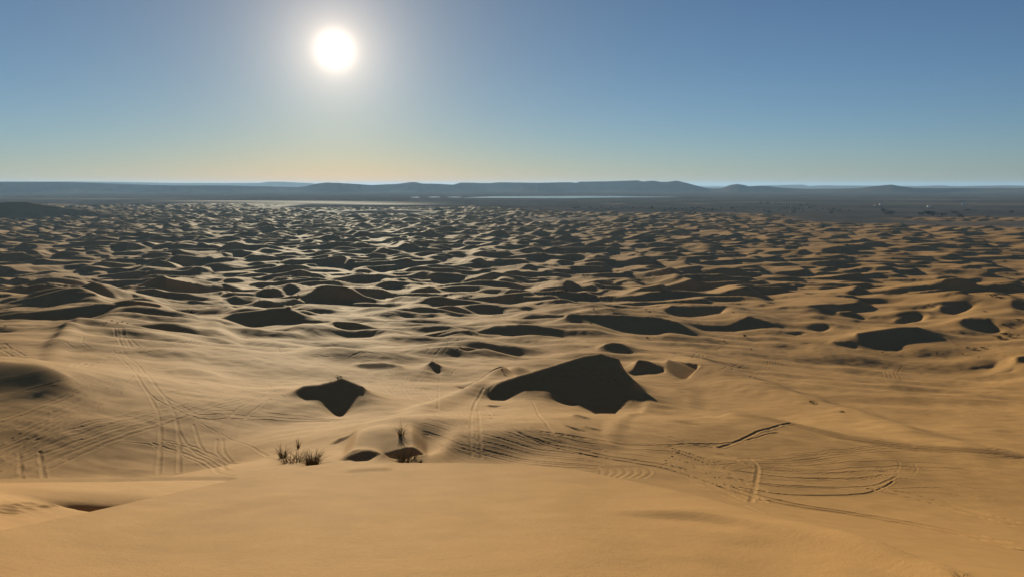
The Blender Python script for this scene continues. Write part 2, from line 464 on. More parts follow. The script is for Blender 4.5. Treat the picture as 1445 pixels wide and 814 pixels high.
bundle(z4([(640,560),(760,590),(900,655),(960,665)]), 4, 8, 5, (.6, 1, 1, 1), depth=.1, wid=.2)
track(z4([(480,190),(560,265),(640,370),(690,500),(690,712)]), .12, .24, 1.7)
track(z4([(470,100),(505,150),(540,185)]), .16, .35, 1.7)
track(z4([(560,265),(650,375),(760,445),(830,464),(1000,460),(1400,468)]), .13, .24, 1.6)
track(z4([(600,280),(690,385),(820,437),(960,440)]), .11, .22)
track(z4([(680,355),(850,330),(1030,300),(1260,288)]), .11, .26)
track(z4([(840,440),(1000,400),(1160,330)]), .1, .24)
track(z4([(960,300),(980,270),(1050,235),(1130,212)]), .1, .28, 1.6)
track(z4([(920,530),(980,450),(1080,382)]), .13, .24, 1.6)
track(z4([(725,510),(790,595),(910,662)]), .1, .22)
track(z4([(790,495),(830,590),(920,648)]), .1, .22)
track(z4([(885,540),(885,600),(930,640)]), .09, .2)
track(z4([(910,545),(915,600),(950,640)]), .09, .2)
track(z4([(515,558),(640,575),(800,625),(880,650)]), .09, .2)
track(z4([(820,490),(960,550),(1090,610)]), .08, .2)
track(z4([(1000,280),(1080,300),(1110,345),(1160,375)]), .08, .25)
track(z4([(120,600),(135,712)]), .12, .24, 1.5)
track(z4([(0,165),(60,205),(150,235)]), .16, .35, 1.8)
track(z4([(170,190),(240,160),(300,180)]), .12, .35)
track(z4([(340,130),(330,165),(370,185)]), .1, .3)
track(z4([(495,100),(520,140),(590,175)]), .14, .35)
for a in range(9):
    r_ = random.Random(70 + a); x, y = r_.uniform(1000, 1420), r_.uniform(125, 215)
    track(z4([(x, y), (x + r_.uniform(30, 120), y + r_.uniform(-18, 18)), (x + r_.uniform(130, 260), y + r_.uniform(-20, 30))]), .14, .34)
for a in range(13):                        # scratches below the dark lens
    r_ = random.Random(100 + a); x, y = 430 + 17 * a, 300 + r_.uniform(-8, 30)
    track(z5([(x, y), (x + r_.uniform(30, 60), y + r_.uniform(40, 70)), (x + r_.uniform(80, 120), y + r_.uniform(80, 130))]), .13, .26)
for a in range(10):
    r_ = random.Random(130 + a); x, y = r_.uniform(560, 760), r_.uniform(330, 430)
    track(z5([(x, y), (x + r_.uniform(20, 50), y - r_.uniform(15, 40)), (x + r_.uniform(60, 110), y - r_.uniform(35, 70))]), .09, .24)
track(z5([(785,290),(778,380),(775,480)]), .09, .25)
track(z5([(840,320),(850,305),(890,288)]), .14, .3)
track(z5([(935,480),(960,430),(985,385)]), .2, .3)
track(z5([(-10,497),(120,503),(260,520),(300,535)]), .12, .22)
bundle(z5([(380,250),(440,240),(520,245),(620,262)]), 5, 6, 8, (1, 1, 1, 1), depth=.16, wid=.3)
bundle(z5([(700,240),(800,210),(900,165),(960,160)]), 4, 8, 9, (1, 1, 1, 1), depth=.15, wid=.35)
bundle(z6([(-60,545),(60,570),(250,615),(450,670),(680,702),(800,730)]), 16, 26, 10, (.9, 1, 1.1, .9, .7, .5), depth=.09, wid=.2)
bundle(z6([(-40,520),(60,575),(170,640)]), 9, 30, 11, (1, 1, .8), depth=.07, wid=.18)
bundle(z6([(230,510),(450,610),(700,660),(1000,700),(1260,745)]), 7, 14, 12, (.4, .6, 1, 1.2, 2), depth=.13, wid=.2)
track(z6([(425,440),(470,530),(530,605)]), .1, .22)
track(z6([(820,470),(1000,520),(1240,552)]), .1, .24)
track(z6([(800,530),(980,605),(1200,662)]), .09, .22)
track(z6([(165,480),(165,560),(170,690)]), .09, .2, .8)
for a in range(7):                         # churned turns just past the near crest
    x = 690 + 38 * a
    track(z6([(x, 742), (x + 40, 752), (x + 52, 775), (x + 15, 798)]), .07, .2)
bundle(z7([(0,622),(120,680),(240,735),(380,800)]), 7, 14, 13, (.6, 1, 1, 1), depth=.14, wid=.18)
bundle(z7([(180,655),(500,640),(760,612),(1000,602),(1460,628)]), 8, 9, 14, (1.3, 1, 1, 1, 1), depth=.075, wid=.16)
bundle(z7([(160,650),(420,668),(700,664),(960,650),(1200,658),(1460,692)]), 11, 20, 15, (.6, 1, 1.1, .9, .8, .8), depth=.075, wid=.15)
bundle(z7([(240,690),(480,720),(800,722),(920,700)]), 7, 16, 16, (.8, 1, 1, .6), depth=.12, wid=.17)
bundle(z7([(900,730),(1100,730),(1300,770)]), 4, 16, 17, (1, 1, 1), depth=.07, wid=.17)
bundle(z7([(700,530),(1000,570),(1250,600),(1445,612)]), 5, 8, 18, (1, 1, 1, 1), depth=.1, wid=.2)
za = lambda p: Z(900, 640, 2.651, p)
track(za([(330,120),(540,178),(900,240),(1200,300),(1480,362)]), .34, .2, 1.25)
track(za([(880,130),(1100,180),(1300,235),(1480,280)]), .16, .18, 1.2)
track(z7([(490,482),(400,505),(330,525),(200,580)]), .2, .26)
track(z7([(440,520),(300,545),(160,565),(0,582)]), .14, .24)
track(z7([(0,545),(90,575),(190,590),(300,660)]), .1, .22)
track(z7([(325,630),(358,665),(352,720),(330,800)]), .12, .22)
track(z7([(965,640),(972,665),(955,690)]), .05, .15, 1.3)
for a in range(5):
    track(z7([(925 + 14 * a, 240), (880 + 16 * a, 256), (866 + 16 * a, 280), (880 + 16 * a, 303)]), .16, .3)
for a in range(6):
    track(z7([(235 - 12 * a, 172 + 2 * a), (170 - 12 * a, 195), (110 - 6 * a + 18 * (a % 2), 225)]), .18, .36)
for a in range(5):
    track(z7([(395 + 11 * a, 212), (402 + 11 * a, 235), (395 + 11 * a, 258)]), .15, .32)
track(z7([(10,215),(100,185),(240,180)]), .16, .36)
track(z7([(215,265),(260,250),(300,240)]), .18, .36, 1.8)
track(z7([(330,290),(470,240),(620,238)]), .14, .34)

lnD = np.log(Ds)
cr = np.array([(ray(x, 300)[0], (303.5 - y) / F * 2650) for x, y in [(-130,296),(-60,288),(0,285.5),(12,284.3),(38,284.5),(60,288),(95,293),(125,296),(160,303.5)]])
ch = np.interp(Tw, cr[:, 0], cr[:, 1], left=0, right=0)
big = np.minimum(ch - .42 * np.maximum(2720 - GD, 0), ch - .13 * np.maximum(GD - 2720, 0))
H = np.where(big > 0, np.maximum(H, plain + big), H)
groove = np.zeros((ND, NT), np.float32); berm = np.zeros((ND, NT), np.float32)
NA = len(th_a)
def stamp(p0, p1, depth, wid):
    depth *= .34; wid *= .72
    r = 3.2 * wid
    dist = [math.hypot(*p0), math.hypot(*p1)]; ang = [math.atan2(p0[0], p0[1]), math.atan2(p1[0], p1[1])]
    i0, i1 = np.searchsorted(Ds, [min(dist) - r, max(dist) + r])
    m_ = r / min(dist)
    j0, j1 = np.searchsorted(th_a, [min(ang) - m_, max(ang) + m_])
    if i1 <= i0 or j1 <= j0: return
    S = (slice(i0, i1), slice(j0, j1))
    vx, vy = p1[0] - p0[0], p1[1] - p0[1]; L2 = vx * vx + vy * vy + 1e-9
    px, py = X[S] - p0[0], Y[S] - p0[1]
    t = np.clip((px * vx + py * vy) / L2, 0, 1)
    d = np.hypot(px - t * vx, py - t * vy) / wid
    groove[S] = np.minimum(groove[S], -depth * np.exp(-d ** 2))
    berm[S] = np.maximum(berm[S], depth * .55 * np.exp(-((d - 1.7) / .6) ** 2))
for g, depth, wid in TRK:
    for a in range(len(g) - 1):
        L = math.hypot(*(g[a + 1] - g[a])); n = max(1, int(L / 4))
        for k in range(n):
            stamp(g[a] + (g[a + 1] - g[a]) * k / n, g[a] + (g[a + 1] - g[a]) * (k + 1) / n, depth, wid)
marks = groove + berm * (1 - np.clip(-groove / .05, 0, 1))
# low swells and old half-blown marks in the lit sand
T1 = fnoise((640, 640), 16, 1.0, 1.6, 71); T2 = fnoise((640, 640), 6, 1.0, 1.3, 72); T3 = fnoise((640, 640), 5, .5, .7, 73)
def tile(T, c): 
    n = T.shape[0]; return bil(T, np.mod(Y / c, n - 2), np.mod(X / c + n / 2, n - 2))
swell = (.11 * tile(T1, 1.0) + .03 * tile(T2, .8) + .006 * tile(T3, .3)) * sstep(36, 70, GD) * sstep(560, 380, GD)
T4 = fnoise((700, 700), 30, 1.0, .55, 74)
swell = swell + (.75 - .45 * sstep(R(3), R(10), Tw)) * tile(T4, 1.6) * sstep(110, 240, GD) * sstep(620, 420, GD)
H = H + marks * (GD > 27) + swell * (.12 + .88 * calm)
# the hollow and the footprints on the second ridge, seen past the near crest
def on_ridge(px, py):
    th, t = ray(px, py); j = int(np.argmin(np.abs(th_a - th)))
    c = s2[:, j]; k = np.where((Ds > 14) & (Ds < 40) & (-Ds * t <= c))[0]
    d = Ds[k[0]] if len(k) else 24.0
    return d * math.sin(th), d * math.cos(th)
LOC = (slice(0, int(np.searchsorted(Ds, 46))), slice(0, NA))
cx, cy = on_ridge(168, 708)
hole = np.zeros_like(H[LOC])
u, v = X[LOC] - cx, Y[LOC] - cy
hole -= 1.5 * np.exp(-(u / 1.7) ** 2 - ((v + 0.2) / 1.5) ** 2) * np.where(v > .6, np.exp(-((v - .6) / .5) ** 2), 1)
hole -= .35 * np.exp(-((u + .5) / 3.2) ** 2 - ((v - .8) / 1.3) ** 2)
rr = random.Random(5)
for k in range(12):
    fx, fy = on_ridge(92 - k * 8.5 + rr.uniform(-3, 3), 704 + k * 1.3 + (5 if k % 2 else 0) + rr.uniform(-1, 1))
    e = ((X[LOC] - fx) / .2) ** 2 + ((Y[LOC] - fy) / .2) ** 2
    hole += -.05 * np.exp(-e) + .025 * np.exp(-(np.sqrt(e) - 1.8) ** 2 * 3)
H[LOC] += hole * (GD[LOC] > D1[:, :NA] + 1) * (GD[LOC] > 14)
# the crease and the faint wind marks on the near dune
NEAR = (slice(0, int(np.searchsorted(Ds, 30))), slice(0, NA))
def on_near(px, py):
    th, t = ray(px, py); j = int(np.argmin(np.abs(th_a - th)))
    k = np.where((Ds > 1.5) & (-Ds * t <= S1[:, j]))[0]
    return th, Ds[k[0]] if len(k) else 20.0
def scarp(pts, rise, wid, back):
    a = np.array([on_near(x, y) for x, y in pts]); tn = GT[NEAR]
    dl = GD[NEAR] - smooth_cols(np.interp(th_a, a[:, 0], a[:, 1]), 110)[None, :]
    u = (tn - a[0, 0]) / (a[-1, 0] - a[0, 0])
    H[NEAR] += rise * sstep(-wid, wid, dl) * sstep(back, wid, dl) * sstep(0, .3, u) * sstep(1.15, .9, u)
scarp([(820,722),(940,728),(1040,741),(1150,770),(1250,801),(1345,833),(1420,858)], .11, .3, 2.6)
scarp([(980,760),(1080,766),(1180,772),(1260,800)], .05, .5, 2.4)
scarp([(480,668),(510,664),(548,662)], .05, .3, 1.8)
scarp([(20,780),(250,735),(420,700)], .03, .6, 3.0)
e_ = fnoise((500, 500), 2.2, .1, .5, 81)
H[NEAR] += .0012 * bil(e_, np.mod(Y[NEAR] / .1, 498), np.mod(X[NEAR] / .1 + 250, 498)) * sstep(2, 5, GD[NEAR])
# ------------------------------------------------------------------ materials
def new_mat(name):
    ma = bpy.data.materials.new(name); ma.use_nodes = True
    n = ma.node_tree.nodes; b = n['Principled BSDF']
    b.inputs['Specular IOR Level'].default_value = 0.0
    b.inputs['Roughness'].default_value = .9
    return ma, ma.node_tree, b
def sand_material():
    ma, t, b = new_mat('sand')
    N, L = t.nodes, t.links
    def nd(k, **kw):
        x = N.new(k)
        for a, v in kw.items(): setattr(x, a, v)
        return x
    geo = nd('ShaderNodeNewGeometry')
    at = nd('ShaderNodeAttribute', attribute_name='zone')      # 0 sand, 1 stony plain
    def noise(scale, detail=4, rough=.55):
        x = nd('ShaderNodeTexNoise'); x.inputs['Scale'].default_value = scale; x.inputs['Detail'].default_value = detail; x.inputs['Roughness'].default_value = rough
        L.new(geo.outputs['Position'], x.inputs['Vector']); return x
    n1, n2, n3 = noise(.03, 5), noise(.9, 5, .6), noise(40, 3, .7)
    r1 = nd('ShaderNodeValToRGB'); r1.color_ramp.elements[0].position = .35; r1.color_ramp.elements[1].position = .65
    r1.color_ramp.elements[0].color = (.385, .211, .079, 1); r1.color_ramp.elements[1].color = (.446, .247, .094, 1)
    L.new(n1.outputs['Fac'], r1.inputs['Fac'])
    mx = nd('ShaderNodeMix', data_type='RGBA', blend_type='OVERLAY'); mx.inputs['Factor'].default_value = .22
    L.new(r1.outputs[0], mx.inputs['A']); L.new(n3.outputs['Fac'], mx.inputs['B'])
    mx2 = nd('ShaderNodeMix', data_type='RGBA', blend_type='OVERLAY'); mx2.inputs['Factor'].default_value = .2
    L.new(mx.outputs['Result'], mx2.inputs['A']); L.new(n2.outputs['Fac'], mx2.inputs['B'])
    # stony plain: dark gravel, scrub, pale dry pans
    p1, p2 = noise(.0025, 8, .6), noise(.02, 6, .65)
    rp = nd('ShaderNodeValToRGB')
    e = rp.color_ramp.elements
    e[0].position = .35; e[0].color = (.042, .042, .042, 1)
    e[1].position = .75; e[1].color = (.19, .162, .135, 1)
    m1 = nd('ShaderNodeMix', data_type='FLOAT'); m1.inputs['Factor'].default_value = .45
    L.new(p1.outputs['Fac'], m1.inputs['A']); L.new(p2.outputs['Fac'], m1.inputs['B'])
    L.new(m1.outputs['Result'], rp.inputs['Fac'])
    mz = nd('ShaderNodeMix', data_type='RGBA')
    L.new(at.outputs['Fac'], mz.inputs['Factor']); L.new(mx2.outputs['Result'], mz.inputs['A']); L.new(rp.outputs[0], mz.inputs['B'])
    L.new(mz.outputs['Result'], b.inputs['Base Color'])
    bp = nd('ShaderNodeBump'); bp.inputs['Strength'].default_value = .5; bp.inputs['Distance'].default_value = .02
    n4 = noise(7, 4, .6); mb = nd('ShaderNodeMath', operation='MULTIPLY_ADD'); L.new(n4.outputs['Fac'], mb.inputs[0]); mb.inputs[1].default_value = 1.2; L.new(n3.outputs['Fac'], mb.inputs[2])
    L.new(mb.outputs[0], bp.inputs['Height']); L.new(bp.outputs[0], b.inputs['Normal'])
    sp = nd('ShaderNodeMath', operation='MULTIPLY_ADD'); L.new(at.outputs['Fac'], sp.inputs[0]); sp.inputs[1].default_value = -.018; sp.inputs[2].default_value = .018
    L.new(sp.outputs[0], b.inputs['Specular IOR Level'])
    b.inputs['Roughness'].default_value = .85
    return ma
M_sand = sand_material()

zone = np.where(inside, 1 - FM, 1.0)
for px_, py_, hw, hd, k_ in [(450,286,420,110,.16),(390,284.5,300,90,.16),(520,288,200,60,.2),(560,288.5,140,40,.8),(300,284,260,80,.7),(100,281,500,90,.4),(1085,286,200,90,.3),(1380,288,500,200,.25),(870,288,60,40,.7),(985,288,70,40,.7),(1300,282,300,120,.25)]:
    th_, t_ = ray(px_, py_); d_ = (EYE - 1.5) / t_
    zone = zone * (1 - k_ * np.exp(-((X - d_ * math.sin(th_)) / hw) ** 2 - ((Y - d_ * math.cos(th_)) / hd) ** 2))
zone = np.where(GD < 600, 0, zone).astype(np.float32)
V = np.stack([X, Y, H + EYE], -1).reshape(-1, 3)
idx = np.arange(ND * NT).reshape(ND, NT)
nx_ = np.roll(idx, -1, 1)
Q = np.stack([idx[:-1], idx[1:], nx_[1:], nx_[:-1]], -1).reshape(-1, 4)
V = np.concatenate([V, [[0, 0, EYE - 1.75]]])
Q = Q[:, ::-1]
ground = np_mesh('sand_dunes', V, Q, M_sand)
a_ = ground.data.attributes.new('zone', 'FLOAT', 'POINT')
a_.data.foreach_set('value', np.append(zone.ravel(), 0).astype(np.float32))
tag(ground, kind='structure')

# ------------------------------------------------------------------ hills along the horizon
def hill_material():
    ma, t, b = new_mat('hill_rock')
    n = t.nodes.new('ShaderNodeTexNoise'); n.inputs['Scale'].default_value = .004; n.inputs['Detail'].default_value = 8
    g = t.nodes.new('ShaderNodeNewGeometry'); t.links.new(g.outputs['Position'], n.inputs['Vector'])
    r = t.nodes.new('ShaderNodeValToRGB'); r.color_ramp.elements[0].color = (.06, .05, .045, 1); r.color_ramp.elements[1].color = (.16, .125, .095, 1)
    t.links.new(n.outputs['Fac'], r.inputs['Fac']); t.links.new(r.outputs[0], b.inputs['Base Color'])
    return ma
M_hill = hill_material()
def hills(name, crest_pts, dist, depth, seed):
    r = np.random.default_rng(seed)
    a = np.array([(ray(x, y)[0], -dist * ray(x, y)[1]) for x, y in crest_pts])
    n = 700; th = np.linspace(a[0, 0], a[-1, 0], n); top = np.interp(th, a[:, 0], a[:, 1]) + EYE
    rough = np.convolve(r.normal(size=n + 8), np.ones(9) / 9, 'valid') * 7 + np.convolve(r.normal(size=n + 2), np.ones(3) / 3, 'valid') * 3
    prof = [(-1, -.03), (-.8, .06), (-.55, .22), (-.35, .48), (-.2, .74), (-.1, .93), (0, 1), (.12, .98), (.3, .8), (.6, .35), (1, -.03)]
    V = []
    gul = np.convolve(r.normal(size=n + 6), np.ones(7) / 7, 'valid')
    wob = dist * .05 * np.interp(th, np.linspace(th[0], th[-1], 24), r.normal(size=24))
    for u, h in prof:
        d = dist + wob + depth * u * (1 + .25 * gul * (0 < h < .95))
        z = np.maximum((top + rough * .25) * h, -2) if h < 1 else top + rough * .2
        if h < 0: z = np.full(n, -.8)
        V.append(np.stack([d * np.sin(th), d * np.cos(th), z], -1))
    k = len(prof); V = np.concatenate(V); idx = np.arange(k * n).reshape(k, n)
    Q = np.stack([idx[:-1, :-1], idx[:-1, 1:], idx[1:, 1:], idx[1:, :-1]], -1).reshape(-1, 4)
    return tag(np_mesh(name, V, Q, M_hill), kind='structure')
hills('hills', [(-250,259),(0,257.5),(80,257),(140,258.5),(200,261),(240,262),(320,262),(380,263.5),(420,264.5),(432,263),(445,260),(460,258),(480,258.8),(500,260),(525,261.5),(560,260),(578,257.6),(586,257.4),(596,259.5),(620,260),(640,261),(650,258),(668,258.2),(690,258.8),(705,257.7),(760,258.5),(800,257.6),(814,258.2),(818,256.6),(860,256),(900,254.8),(906,256.6),(922,255.4),(932,257),(942,257),(955,255.2),(966,258),(980,261.5),(996,265.5),(1010,267),(1018,266),(1030,261.5),(1040,260),(1050,261.5),(1058,263.5),(1072,262.4),(1086,263.2),(1100,265),(1140,267),(1210,266),(1225,264),(1245,262),(1258,261),(1270,263),(1290,265.5),(1340,266),(1445,266),(1700,264)], 11500, 900, 2)
hills('distant_hills', [(-250,257),(0,256.3),(100,256.3),(180,257.5),(240,258.6),(368,258.6),(378,257),(400,257.3),(436,258.8),(470,262),(560,264),(760,264),(1000,266),(1070,262.6),(1110,261.4),(1132,261),(1142,263),(1160,262),(1200,262.4),(1290,263),(1330,262),(1345,263.2),(1420,262),(1445,262.5),(1700,261)], 26000, 2500, 9)

# ------------------------------------------------------------------ lake on the plain
def water_material():
    ma, t, b = new_mat('lake_surface')
    b.inputs['Base Color'].default_value = (.10, .12, .12, 1)
    b.inputs['Roughness'].default_value = .12; b.inputs['Specular IOR Level'].default_value = .5
    b.inputs['IOR'].default_value = 1.33
    n = t.nodes.new('ShaderNodeTexNoise'); n.inputs['Scale'].default_value = .08
    g = t.nodes.new('ShaderNodeNewGeometry'); t.links.new(g.outputs['Position'], n.inputs['Vector'])
    bp = t.nodes.new('ShaderNodeBump'); bp.inputs['Strength'].default_value = .1
    t.links.new(n.outputs['Fac'], bp.inputs['Height']); t.links.new(bp.outputs[0], b.inputs['Normal'])
    return ma
M_water = water_material()
def on_plain(px, py, z=1.5):
    th, t = ray(px, py); d = (EYE - z) / t
    return d * math.sin(th), d * math.cos(th)
def lake(name, top, bot, z):
    P = [on_plain(x, y, z) + (z,) for x, y in top] + [on_plain(x, y, z) + (z,) for x, y in reversed(bot)]
    me = bpy.data.meshes.new(name); me.from_pydata(P, [], [list(range(len(P)))][:1]); me.materials.append(M_water); me.update()
    if me.polygons[0].normal.z < 0: me.flip_normals()
    o = bpy.data.objects.new(name, me); col.objects.link(o)
    return tag(o, kind='structure')
lake('lake_water', [(655,279),(700,277.4),(760,277),(820,276.8),(880,276.9),(900,277.6),(955,278.2)], [(655,279.3),(700,279.8),(760,280),(800,280),(850,279.4),(880,279),(955,278.6)], 1.54)
lake('pond_water', [(580,278.6),(586,278.0),(592,278.4)], [(580,279),(586,279.4),(592,279)], 1.54)
lake('pond_water', [(604,278.4),(612,277.8),(621,278.2)], [(604,278.8),(612,279.2),(621,278.8)], 1.54)
lake('pond_water', [(632,278.3),(642,277.9),(651,278.4)], [(632,278.7),(642,279.1),(651,278.9)], 1.54)

# ------------------------------------------------------------------ where a pixel meets the finished ground
def land(px, py, near=36.0):
    th, t = ray(px, py); j = int(np.argmin(np.abs(th_a - th)))
    k = np.where((Ds > near) & (-Ds * t <= H[:, j]))[0]
    i = k[0] if len(k) else ND - 1
    d = Ds[i]
    return d * math.sin(th), d * math.cos(th), float(H[i, j]) + EYE, d
def veg_material(name, c0, c1):
    ma, t, b = new_mat(name)
    g = t.nodes.new('ShaderNodeNewGeometry')
    r = t.nodes.new('ShaderNodeValToRGB'); r.color_ramp.elements[0].color = c0 + (1,); r.color_ramp.elements[1].color = c1 + (1,)
    t.links.new(g.outputs['Random Per Island'], r.inputs['Fac']); t.links.new(r.outputs[0], b.inputs['Base Color'])
    return ma
M_grass = veg_material('dry_grass', (.12, .09, .04), (.32, .23, .10))
M_shrub = veg_material('shrub_leaf', (.022, .028, .014), (.06, .062, .03))
M_leaf = veg_material('tree_leaf', (.016, .026, .014), (.045, .06, .03))
M_bark, _t, _b = new_mat('bark'); _b.inputs['Base Color'].default_value = (.09, .065, .045, 1)

def tuft_mesh(name, seed, n, height, spread, base, lean=.5, wid=.03, droop=.5):
    r = random.Random(seed); V = []; Fc = []
    for _ in range(int(n * .8)):
        a = r.uniform(0, 2 * math.pi); q = base * math.sqrt(r.random()); x0, y0 = q * math.cos(a), q * math.sin(a)
        a2 = a + r.gauss(0, .7); h = height * r.betavariate(2, 1.6); out = spread * 1.5 * r.uniform(.1, 1)
        k = len(V); wv = (-math.sin(a2 + r.uniform(-1, 1)), math.cos(a2))
        for u in (0, .35, .7, 1):
            x = x0 + math.cos(a2) * out * u ** 1.5; y = y0 + math.sin(a2) * out * u ** 1.5
            z = h * (u - droop * .5 * u ** 3 * out / (spread + 1e-6)) - .05 * (u == 0)
            w_ = wid * (1 - u * .85) * .5
            V += [(x - wv[0] * w_, y - wv[1] * w_, z), (x + wv[0] * w_, y + wv[1] * w_, z)]
        for c in range(3): Fc.append((k + 2 * c, k + 2 * c + 1, k + 2 * c + 3, k + 2 * c + 2))
    me = bpy.data.meshes.new(name); me.from_pydata(V, [], Fc); me.materials.append(M_grass); me.update()
    return me
def tuft(px, py, hpx, wpx, seed, label, n=170, wid=.03, droop=.5, base=None, near=36.0, group=None):
    x, y, z, d = land(px, py, near); k = d / F
    me = tuft_mesh('grass_tuft', seed, n, hpx * k * .95, wpx * k * .5, wpx * k * (.16 if base is None else base), wid=wid, droop=droop)
    o = bpy.data.objects.new('grass_tuft', me); col.objects.link(o); o.location = (x, y, z)
    return tag(o, label, 'grass', group)
tuft(399, 646, 26, 26, 1, 'spiky upright tuft of dry desert grass at the left end of the near clump', n=110, wid=.04)
tuft(412, 652, 20, 44, 2, 'low sprawling tuft of dark grass spread along the sand below the upright tufts', n=190, wid=.04, base=.3)
tuft(421, 632, 17, 9, 3, 'small narrow tuft of grass standing highest in the left clump', n=70, wid=.045, droop=.1)
tuft(441, 656, 27, 36, 4, 'dense rounded dark tuft of grass just behind the near dune crest', n=300, wid=.045, base=.24)
tuft(566, 614, 28, 26, 5, 'tall loose feathery tuft of grass alone on the sand mound', n=90, wid=.035, base=.14)
tuft(574, 651, 20, 46, 6, 'dark bushy tuft of grass crowning a shaded sand hummock', n=260, wid=.045, base=.28)
tuft(594, 653, 8, 10, 7, 'tiny stub of grass to the right of the shaded hummock', n=60, wid=.04)
tuft(1357, 815, 8, 30, 8, 'thin wisps of dry grass poking over the near sand at the lower right', n=46, wid=.006, base=.3, near=3.0)

def leaf_ball(name, seed, n, mat, leaf, lobes=5, flat=.75):
    """unit-wide crown: leaf-sized faces in several uneven lobes"""
    r = random.Random(seed); V = []; Fc = []
    L = [(r.uniform(-.32, .32), r.uniform(-.32, .32), r.uniform(.25, .8) * flat, r.uniform(.14, .27)) for _ in range(lobes)]
    for _ in range(n):
        cx, cy, cz, cr = r.choice(L)
        d = Vector((r.gauss(0, 1), r.gauss(0, 1), r.gauss(0, 1))).normalized() * cr * r.uniform(.55, 1.1)
        p = Vector((cx, cy, max(.04, cz))) + Vector((d.x, d.y, d.z * .8)); p.z = max(p.z, .03)
        a = Vector((r.gauss(0, 1), r.gauss(0, 1), r.gauss(0, 1))).normalized(); b = a.orthogonal().normalized()
        s_ = leaf * r.uniform(.6, 1.3); k = len(V)
        V += [tuple(p + a * s_), tuple(p - a * s_ * .6 + b * s_ * .5), tuple(p - a * s_ * .6 - b * s_ * .5)]; Fc.append((k, k + 1, k + 2))
    me = bpy.data.meshes.new(name); me.from_pydata(V, [], Fc); me.materials.append(mat); me.update()
    return me
def stem_mesh(name, seed, n=5, h=.5, r0=.03, out=.3):
    r = random.Random(seed); V = []; Fc = []
    for _ in range(n):
        a = r.uniform(0, 6.283); o_ = out * r.uniform(.2, 1); k = len(V)
        for u in (0, .5, 1):
            for c in range(5):
                q = c * 1.2566; rr_ = r0 * (1 - .75 * u)
                V.append((math.cos(a) * o_ * u + math.cos(q) * rr_, math.sin(a) * o_ * u + math.sin(q) * rr_, h * u - .06 * (u == 0)))
        for lv in range(2):
            for c in range(5): Fc.append((k + lv * 5 + c, k + lv * 5 + (c + 1) % 5, k + lv * 5 + 5 + (c + 1) % 5, k + lv * 5 + 5 + c))
    me = bpy.data.meshes.new(name); me.from_pydata(V, [], Fc); me.materials.append(M_bark); me.update()
    return me
# desert shrubs on the dunes: (x, y, width px, height px)
SH = [leaf_ball('foliage', 20 + k, 260, M_shrub, .055, 6, .55) for k in range(3)]
SS = stem_mesh('stems', 30, 6, .4, .02, .3)
srand = random.Random(77)
def shrub(px, py, wpx, hpx, label, group=None):
    x, y, z, d = land(px, py); k = d / F
    e = bpy.data.objects.new('desert_shrub', None); col.objects.link(e); e.location = (x, y, z)
    e.rotation_euler = (0, 0, srand.uniform(0, 6.28)); e.scale = (wpx * k, wpx * k, hpx * k * 1.3)
    tag(e, label, 'shrub', group)
    for nm, me in (('foliage', srand.choice(SH)), ('stems', SS)):
        c = bpy.data.objects.new(nm, me); col.objects.link(c); c.parent = e
shrub(269, 441.5, 11, 6, 'dark shrub alone on the saddle behind the far left dune')
shrub(1051, 475.5, 8, 5, 'lone dark shrub on open sand right of the narrow bladed dune')
shrub(1147, 569.5, 12, 5, 'dark shrub on the crest of the broad right dune, upper of two')
shrub(1188, 582, 8, 3, 'small shrub on the crest of the broad right dune, lower of two')
shrub(709, 524, 5, 6, 'small dark bush at the upper end of the shaded trench')
shrub(477, 535.5, 12, 7, 'dark bush on the rim of the shaded pit left of the middle')
shrub(868, 537, 5, 2.5, 'little bush half lost in the shade of the big sand bowl')
shrub(1424, 475, 20, 6, 'wide dark shrub on the slope at far right, right one of a pair')
shrub(1412, 478, 16, 5, 'wide dark shrub on the slope at far right, left one of a pair')
SM = [(776,412,4,3),(781,415,3,3),(787,414,3,3),(793,413,3,3),(799,412,4,3),(769,416,3,2),(768,417,3,2),(842,420,4,3),(848,421,4,3),(854,421,4,3),(859,421,3,3),(864,420,4,3),(868,421,3,2),
 (834,457,4,4),(838,437,4,3),(862,437,4,2),(912,438,4,3),(917,440,3,2),(411,417,3,4),(416,420,3,3),(421,418,3,4),(425,421,3,3),(419,424,3,3),(368,417,3,3),(366,423,3,2),(337,416,4,2),
 (1000,420,4,2),(1029,414,5,2),(1034,441,4,2),(954,426,4,2),(985,456,3,2),(1092,422,3,2),(1310,432,4,2),(1400,418,14,4),(1411,421,9,3),(1418,460,9,3),(1375,493,14,3),(1388,492,9,3),(1366,492,6,3),(1322,501,3,4),(1381,504,3,2),(1358,500,3,2),
 (914,478,6,4),(1022,482,5,2),(1060,493,4,2),(150,455,3,2),(158,453,4,2),(166,456,3,2),(173,454,4,2),(180,457,3,2),(8,462,4,3),(1390,440,5,2),(1437,452,8,3),(1330,500,3,2),(1128,472,5,2),(1245,498,4,2)]
for x, y, wp, hp in SM:
    shrub(x, y, wp, hp, 'small dark desert shrub dotted over the sunlit sand of the dune field', 'small shrubs scattered over the dune field')

